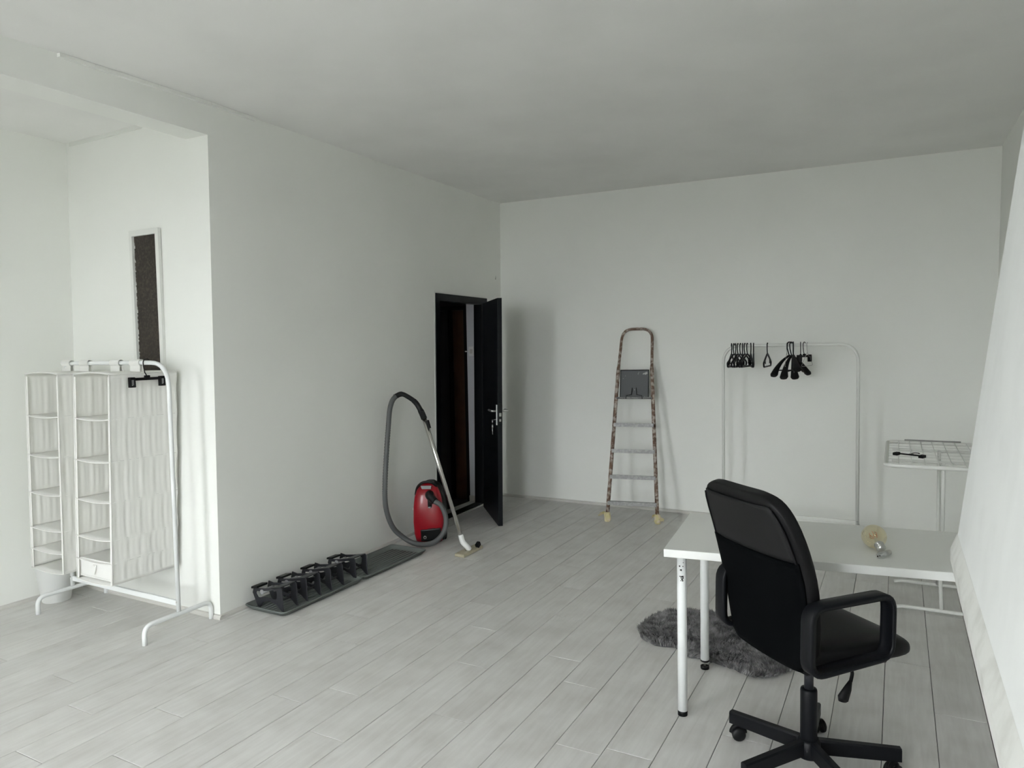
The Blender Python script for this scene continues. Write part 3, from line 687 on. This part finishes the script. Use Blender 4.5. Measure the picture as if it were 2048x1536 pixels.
def suit_hanger(label, x, rz):
    t = thing('suit_hanger', label, 'hanger', (x, RY, RH), rz, 'wide black hangers on the back rack')
    hook = [V(0, .024*math.sin(math.radians(a)), .002+.022*math.cos(math.radians(a))) for a in range(110, -91, -20)]+[V(0, -.023, -.03), V(0, 0, -.085)]
    MB().tube(hook, .0048, 6).build('hook', BLACKP, t)
    for s in (-1, 1):
        P = smooth_path([(0, 0, -.085), (.004, s*.08, -.125), (.012, s*.155, -.185), (.022, s*.205, -.245)], 5)
        MB().tube(P, [.012+.025*(i/(len(P)-1))**1.8 for i in range(len(P)-1)]+[.026], 10, flat=.55, up=(1, 0, 0)).build('shoulder', BLACKM, t)
    MB().tube([V(.012, -.15, -.20), V(.006, 0, -.205), V(.012, .15, -.20)], .005, 6).build('trouser_bar', BLACKP, t)
    return t
s0 = suit_hanger('wide-shouldered black hanger on the back rack, the leftmost of three', -.776, -.58)
dup(s0, (-.762, RY, RH), (.10, 0, -.30), 'wide-shouldered black hanger on the back rack, in the middle of three')
dup(s0, (-.746, RY, RH), (-.20, .0, .16), 'wide-shouldered black hanger on the back rack, rightmost of three')
trouser_hanger('black clip hanger on the back rack right of the wide hangers', (-.690, RY, RH), (0, 0, .10))
trouser_hanger('black clip hanger on the back rack, rightmost of the dark hangers', (-.662, RY, RH), (0, 0, -.32))
def wire_hanger(label, x, rz):
    t = thing('wire_hanger', label, 'hanger', (x, RY, RH), rz, 'thin wire hangers on the back rack')
    hook = [V(0, .018*math.sin(math.radians(a)), .018*math.cos(math.radians(a))) for a in range(120, -91, -20)]+[V(0, -.016, -.03), V(0, 0, -.06)]
    m = MB().tube(hook, .0018, 5); m.tube(fillet([(0, 0, -.06), (0, .20, -.17), (0, -.20, -.17)], .012, 4, closed=True), .0018, 5, closed=True)
    m.build('wire', WIREG, t); return t
wh = wire_hanger('thin grey wire hanger behind the wide black hangers on the back rack', -.795, .06)
dup(wh, (-.640, RY, RH), (0, 0, -.12), 'thin grey wire hanger at the right end of the hangers on the back rack')

# ------------------------------------------------------------------ drying rack
DX, DY, DZ = .236, 4.985, .90
dr = thing('drying_rack', 'white wire drying rack standing between the desk and the back wall', 'drying rack', (DX, DY, 0))
hw, hd = .292, .525
MB().tube(fillet([(-hw, -hd, DZ), (hw, -hd, DZ), (hw, hd, DZ), (-hw, hd, DZ)], .055, 6, closed=True), .0115, 10, closed=True).build('top_frame', WHITE_METAL2, dr)
for k in range(1, 9):
    x = -hw+2*hw*k/9; MB().tube([V(x, -hd, DZ+.006), V(x, hd, DZ+.006)], .0022, 5).build('drying_wire', WHITE_METAL2, dr)
for k in range(1, 9):
    y = -hd+2*hd*k/9; MB().tube([V(-hw, y, DZ+.002), V(hw, y, DZ+.002)], .0018, 5).build('cross_wire', WHITE_METAL2, dr)
MB().tube([V(-hw+.10, hd-.03, DZ+.018), V(hw-.16, hd-.03, DZ+.018)], .005, 6).build('hinge_rod', WIREG, dr)
for s in (-1, 1):
    yb, yt = s*.252, -s*.24
    MB().tube([V(-.245, yb, .012), V(-.20, yb, .022), V(.20, yb, .022), V(.245, yb, .012)], .0115, 10).build('base_bar', WHITE_METAL2, dr)
    MB().tube([V(.0, yb, .022), V(.0+.012*s, yt*.0, DZ*.5), V(.0, yt, DZ-.01)], .0105, 10).build('leg', WHITE_METAL2, dr)
    MB().tube([V(-hw+.03, yt, DZ-.012), V(hw-.03, yt, DZ-.012)], .008, 8).build('support_bar', WHITE_METAL2, dr)

# ------------------------------------------------------------------ desk
TZ, TT = .734, .034
C4 = [V(-.864, 2.906, 0), V(.60, 3.108, 0), V(.56, 3.735, 0), V(-.927, 3.587, 0)]
dk = thing('desk', 'white rectangular desk with round legs standing behind the office chair', 'desk', (-.15, 3.33, 0))
do = Vector((-.15, 3.33, 0))
MB().prism([(p.x, p.y) for p in C4], lambda u, v, q: V(u, v, q)-do, TZ-TT, TZ).build('tabletop', DESKTOP, dk, bevel=.002)
LEGS = [(-.803, 2.968, .0), (-.822, 3.450, .022), (.52, 3.16, 0), (.48, 3.66, .012)]
for i, (x, y, lift) in enumerate(LEGS):
    c = V(x, y, 0)-do
    lg = MB().lathe([(.0205, .021+lift), (.0205, .55), (.0205, TZ-TT-.004), (.033, TZ-TT-.004), (.033, TZ-TT)], c, n=20).build('leg', WHITE_METAL, dk)
    MB().lathe([(.0205, 0), (.0208, .003), (.0208, .012), (.0205, .0135 if lift else .021)], c, n=20).build('foot', BLACKP, lg)
    if lift:
        MB().lathe([(.006, .012), (.006, .023+lift)], c, n=10).build('foot_screw', STEEL, lg)
        MB().lathe([(.019, .014+lift), (.0215, .017+lift), (.0215, .024+lift)], c, n=20).build('foot_collar', BLACKP, lg)
    if i == 0:                            # worn remains of a printed sticker
        m = MB(); rs = random.Random(2)
        for k in range(16):
            a = -PI/2+rs.uniform(-.35, .45)+.12; z = rs.choice([.672, .664, .656, .648, .640, .612, .606, .600, .594]); d = V(math.cos(a), math.sin(a), 0)
            m.box(c+d*.0207+V(0, 0, z), (.0006, rs.uniform(.002, .006), rs.uniform(.002, .008)), Matrix.Rotation(a, 3, 'Z'))
        m.build('sticker_print', INK, lg)

# bulbs lying on the desk
gb = thing('globe_bulb', 'large amber glass globe bulb lying on the white desk', 'light bulb', (-.081, 3.286, TZ))
BR = .0485; bc = V(0, 0, BR); bd_ = V(.028, -.080, -.026).normalized()
x_ = bd_.orthogonal().normalized()
prof = []
for k in range(0, 15):
    a = PI*k/14*.80; prof.append((max(BR*math.sin(a), .0004), -BR*math.cos(a)))
prof += [(.024, BR*.92), (.0205, BR*1.12), (.019, BR*1.32)]
MB().lathe(prof, bc, bd_, 28, cap=False).build('glass_globe', AMBER, gb)
MB().lathe([(.0185, BR*1.28), (.019, BR*1.34), (.0165, BR*1.4), (.0165, BR*1.85), (.012, BR*1.98), (.006, BR*2.02)], bc, bd_, 20).build('screw_cap', STEEL, gb)
for k in range(4): MB().tube([bc+bd_*(BR*(1.45+.12*k))+(x_*math.cos(a)+bd_.cross(x_)*math.sin(a))*.0172 for a in [2*PI*i/16 for i in range(16)]], .0012, 5, closed=True).build('screw_thread', STEEL, gb)
MB().lathe([(.012, BR*1.2), (.008, BR*.7), (.005, BR*.2), (.0035, -BR*.05)], bc, bd_, 12).build('glass_stem', CLEAR, gb)
m = MB()
for k in range(6):
    a = 2*PI*k/6; d = x_*math.cos(a)+bd_.cross(x_)*math.sin(a)
    P = [bc+bd_*(BR*.25)+d*.006, bc-bd_*(BR*.15)+d*.016, bc-bd_*(BR*.45)+d*.011]
    m.tube(smooth_path(P, 4), .0012, 5)
m.build('filament', COPPER, gb)
sb = thing('halogen_bulb', 'small clear glass bulb lying in front of the amber globe bulb', 'light bulb', (-.045, 3.140, TZ))
d2 = V(-.035, -.05, -.006).normalized(); sc_ = V(0, 0, .016)
MB().lathe([(.0005, .034), (.010, .030), (.0155, .018), (.0155, .004), (.011, -.012), (.0095, -.022)], sc_, d2, 18, cap=False).build('glass_envelope', CLEAR, sb)
MB().lathe([(.0105, -.020), (.011, -.024), (.010, -.040), (.006, -.046)], sc_, d2, 16).build('screw_cap', STEEL, sb)
m = MB(); m.tube([sc_+d2*.020+V(.003, 0, 0), sc_+d2*.024, sc_+d2*.020-V(.003, 0, 0)], .0018, 5); m.box(sc_+d2*.031, (.005, .005, .005)); m.build('filament', BLACKM, sb)
MB().lathe([(.008, -.012), (.0035, .0), (.003, .014)], sc_, d2, 10).build('lamp_capsule', WHITE_PLASTIC, sb)

# ------------------------------------------------------------------ office chair
ch = thing('office_chair', 'black swivel office chair with looped armrests facing the white desk', 'chair', (-.28, 2.785, 0))
CF = Vector((.68, .733, 0)).normalized(); CR = Vector((CF.y, -CF.x, 0))
def cp(d, s, z): return CF*d+CR*s+Vector((0, 0, z))
lean = math.radians(14)
def bk(s, t, off): return cp(-.195-math.sin(lean)*t, s, .5+math.cos(lean)*t)+(CF*math.cos(lean)+Vector((0, 0, math.sin(lean))))*off
BW = [(-.030, .155), (-.022, .190), (0, .207), (.08, .222), (.20, .236), (.30, .243), (.40, .240), (.48, .232), (.53, .220), (.568, .202), (.590, .176), (.602, .145), (.606, .12)]
def lum(t): return .030*math.sin(PI*min(1, max(0, t/.6)))
def sect(t, hw_, th, p=5.0, k=32):
    out = []
    for i in range(k):
        a = 2*PI*i/k; c, s_ = math.cos(a), math.sin(a)
        x = hw_*math.copysign(abs(c)**(2/p), c); n = th*math.copysign(abs(s_)**(2/p), s_)
        out.append(bk(x, t, .032+lum(t)+n+.25*x*x))
    return out
def thk(t): return .034*(1 if .0 < t < .57 else .86) if t < .60 else .020
MB().loft([sect(t, w, thk(t)) for t, w in BW]).build('backrest', LEATHER, ch, sub=1)
def rear(t0, t1, inset, lift):
    def f(u, v):
        t = t0+(t1-t0)*v
        for (a, wa_), (b, wb_) in zip(BW, BW[1:]):
            if a <= t <= b: w = wa_+(wb_-wa_)*(t-a)/(b-a); break
        w0 = w; w -= inset; x = -w+2*w*u
        ed = .034*(1-(1-(abs(x)/w0)**5)**.2)
        return bk(x, t, lum(t)+.25*x*x-lift-.0045+ed)
    return f
MB().grid(rear(.375, .572, .022, .000), 16, 14).build('upper_back_cover', LEATHER2, ch, solid=.006)
MB().grid(rear(-.022, .373, .012, .003), 16, 18).build('lower_back_panel', BACKF, ch, solid=.010)
for s in (-1, 1):
    P = []
    for k in range(24):
        t = -.012+.57*k/23; q = rear(-.018, .56, .020, .004)(1 if s > 0 else 0, min(1, max(0, (t+.018)/.578))); P.append(q)
    MB().tube(P, .0032, 6).build('seam_piping', LEATHER, ch)
def seatring(d, hw_, z0, z1, p=4.0, k=28):
    out = []
    for i in range(k):
        a = 2*PI*i/k; c, s_ = math.cos(a), math.sin(a)
        out.append(cp(d, hw_*math.copysign(abs(c)**(2/p), c), (z0+z1)/2+(z1-z0)/2*math.copysign(abs(s_)**(2/p), s_)))
    return out
MB().loft([seatring(-.178, .19, .50, .55), seatring(-.165, .215, .485, .575), seatring(-.05, .225, .478, .575), seatring(.10, .232, .475, .578), seatring(.20, .236, .476, .568), seatring(.25, .222, .480, .546), seatring(.275, .19, .488, .522)]).build('seat', LEATHER, ch, sub=1)
MB().loft([seatring(-.17, .19, .465, .485), seatring(.16, .20, .462, .484)]).build('seat_base', BLACKM, ch)
for s in (-1, 1):
    loop = fillet([(-.218, .728), (.105, .735), (.115, .505), (-.205, .500)], [.05, .06, .05, .05], 6, closed=True)[0:] if False else None
    pts2 = fillet([V(-.224, .733, 0), V(.112, .738, 0), V(.108, .528, 0), (V(-.228, .508, 0))], .052, 6, closed=True)
    n = len(pts2); cen = sum(pts2, V(0, 0, 0))/n; rings = []
    for i in range(n):
        tg = (pts2[(i+1) % n]-pts2[i-1]).normalized(); nr = V(tg.y, -tg.x, 0)
        if nr.dot(pts2[i]-cen) < 0: nr = -nr
        sec = [(-.026, -.009), (-.020, -.004), (.020, -.004), (.026, -.009), (.026, .008), (.022, .012), (-.022, .012), (-.026, .008)]
        rings.append([cp(pts2[i].x+nr.x*b, (.252 if s > 0 else -.219)+a, pts2[i].y+nr.y*b) for a, b in sec])
    MB().loft(rings, closed=True).build('armrest', CHAIRM, ch)
# gas column, mechanism, lever
MB().lathe([(.028, .085), (.030, .09), (.030, .305), (.028, .312), (.020, .312)], n=24).build('column_cover', CHAIRM, ch)
MB().lathe([(.0165, .30), (.0165, .47)], n=18).build('gas_lift', SHOEP, ch)
MB().box(V(0, 0, .455), (.17, .17, .035), Matrix.Rotation(math.atan2(CF.y, CF.x), 3, 'Z')).build('tilt_mechanism', BLACKM, ch, bevel=.008)
m = MB(); m.tube(smooth_path([cp(.03, .05, .45), cp(.04, .13, .448), cp(.05, .155, .435), cp(.035, .165, .405)], 5), .006, 8)
lv = m.build('lever', BLACKM, ch)
MB().tube([cp(.037, .164, .41), cp(.020, .168, .385), cp(-.005, .172, .355), cp(-.008, .172, .345)], [.007, .018, .026, .018], 10, flat=.6).build('lever_paddle', BLACKM, lv)
MB().lathe([(.040, .055), (.042, .06), (.042, .115), (.034, .125)], n=24).build('base_hub', CHAIRM, ch)
for a in (162, 90, 18, -54, -126):
    a = math.radians(a); d = V(math.cos(a), math.sin(a), 0); q = V(-d.y, d.x, 0)
    sec = [(-.0145, 0), (.0145, 0), (.0145, .042), (.0105, .048), (-.0105, .048), (-.0145, .042)]
    lg = MB().loft([[d*.03+q*u+V(0, 0, .068+v*1.15) for u, v in sec], [d*.318+q*u+V(0, 0, .064+v) for u, v in sec]], smooth=False).build('base_leg', CHAIRM, ch)
    pv = d*.298; wd = V(math.cos(a+.7), math.sin(a+.7), 0); ax = V(-wd.y, wd.x, 0); wc = pv-wd*.010+V(0, 0, .027)
    cs = MB()
    for s in (-1, 1): cs.lathe([(.0005, .010), (.024, .010), (.027, .013), (.027, .021), (.022, .025), (.0005, .0255)], wc, ax*s, 20)
    cst = cs.build('caster', BLACKP, lg)
    m = MB(); m.tube([wc+wd*.026*math.cos(t)+V(0, 0, .0275*math.sin(t)) for t in [PI*i/10 for i in range(11)]], .008, 8, flat=1.2, up=tuple(ax)); m.tube([pv+V(0, 0, .045), pv+V(0, 0, .07)], .007, 8); m.build('caster_hood', BLACKM, lg)

# ------------------------------------------------------------------ sheepskin rug
RUG = [(-1.262, 3.842), (-1.245, 3.95), (-1.195, 4.045), (-1.049, 4.160), (-.896, 4.140), (-.76, 4.05), (-.66, 3.95), (-.55, 3.92), (-.45, 3.86), (-.415, 3.74), (-.43, 3.62), (-.475, 3.54), (-.52, 3.47), (-.607, 3.448), (-.70, 3.49), (-.80, 3.515), (-.866, 3.530), (-.94, 3.535), (-1.014, 3.605), (-1.146, 3.596), (-1.235, 3.70)]
rc = V(-.84, 3.78, 0)
rg = thing('sheepskin_rug', 'dark grey sheepskin rug on the floor under the desk', 'rug', rc)
rn = random.Random(11)
out = [p-rc for p in smooth_path([V(x, y, 0) for x, y in RUG]+[V(*RUG[0], 0)], 8)][:-1]
out = [p*(1+rn.uniform(-.022, .022)) for p in out]
def rug_h(p): return .016
m = MB(); m.loft([[p*.965+V(0, 0, .001) for p in out], [p*.965+V(0, 0, .006) for p in out], [p*.92+V(0, 0, .014) for p in out], [p*.5+V(0, 0, .016) for p in out], [p*.02+V(0, 0, .016) for p in out]])
m.build('hide', FURB, rg)
def inside(p):
    c = False; j = len(out)-1
    for i in range(len(out)):
        a, b = out[i], out[j]
        if (a.y > p.y) != (b.y > p.y) and p.x < (b.x-a.x)*(p.y-a.y)/(b.y-a.y)+a.x: c = not c
        j = i
    return c
from mathutils import noise as mno
vs, fs = [], []
cnt = 0
while cnt < 30000:
    p = V(rn.uniform(-.46, .46), rn.uniform(-.36, .41), 0)
    if not inside(p): continue
    cnt += 1
    nx = mno.noise(p*7)*1.0; ny = mno.noise(p*7+V(9, 3, 1))*1.0; hh = mno.noise(p*14+V(2, 7, 0))
    l = rn.uniform(.020, .036)*(1+.45*hh); d = V(nx*1.5+rn.uniform(-.5, .5), ny*1.5+rn.uniform(-.5, .5), 1.0).normalized()
    a = rn.uniform(0, PI); w = V(math.cos(a), math.sin(a), 0)*rn.uniform(.0020, .0036); k = len(vs)
    b0 = p+V(0, 0, .006); t1 = b0+d*l*.6; t2 = b0+d*l+V(nx, ny, -.4)*.008
    vs += [b0-w, b0+w, t1+w*.8, t1-w*.8, t2]; fs += [(k, k+1, k+2, k+3), (k+3, k+2, k+4)]
me = bpy.data.meshes.new('wool_pile'); me.from_pydata(vs, [], fs); me.materials.append(FUR)
o = bpy.data.objects.new('wool_pile', me); COL.objects.link(o); o.parent = rg; o['kind'] = 'stuff'
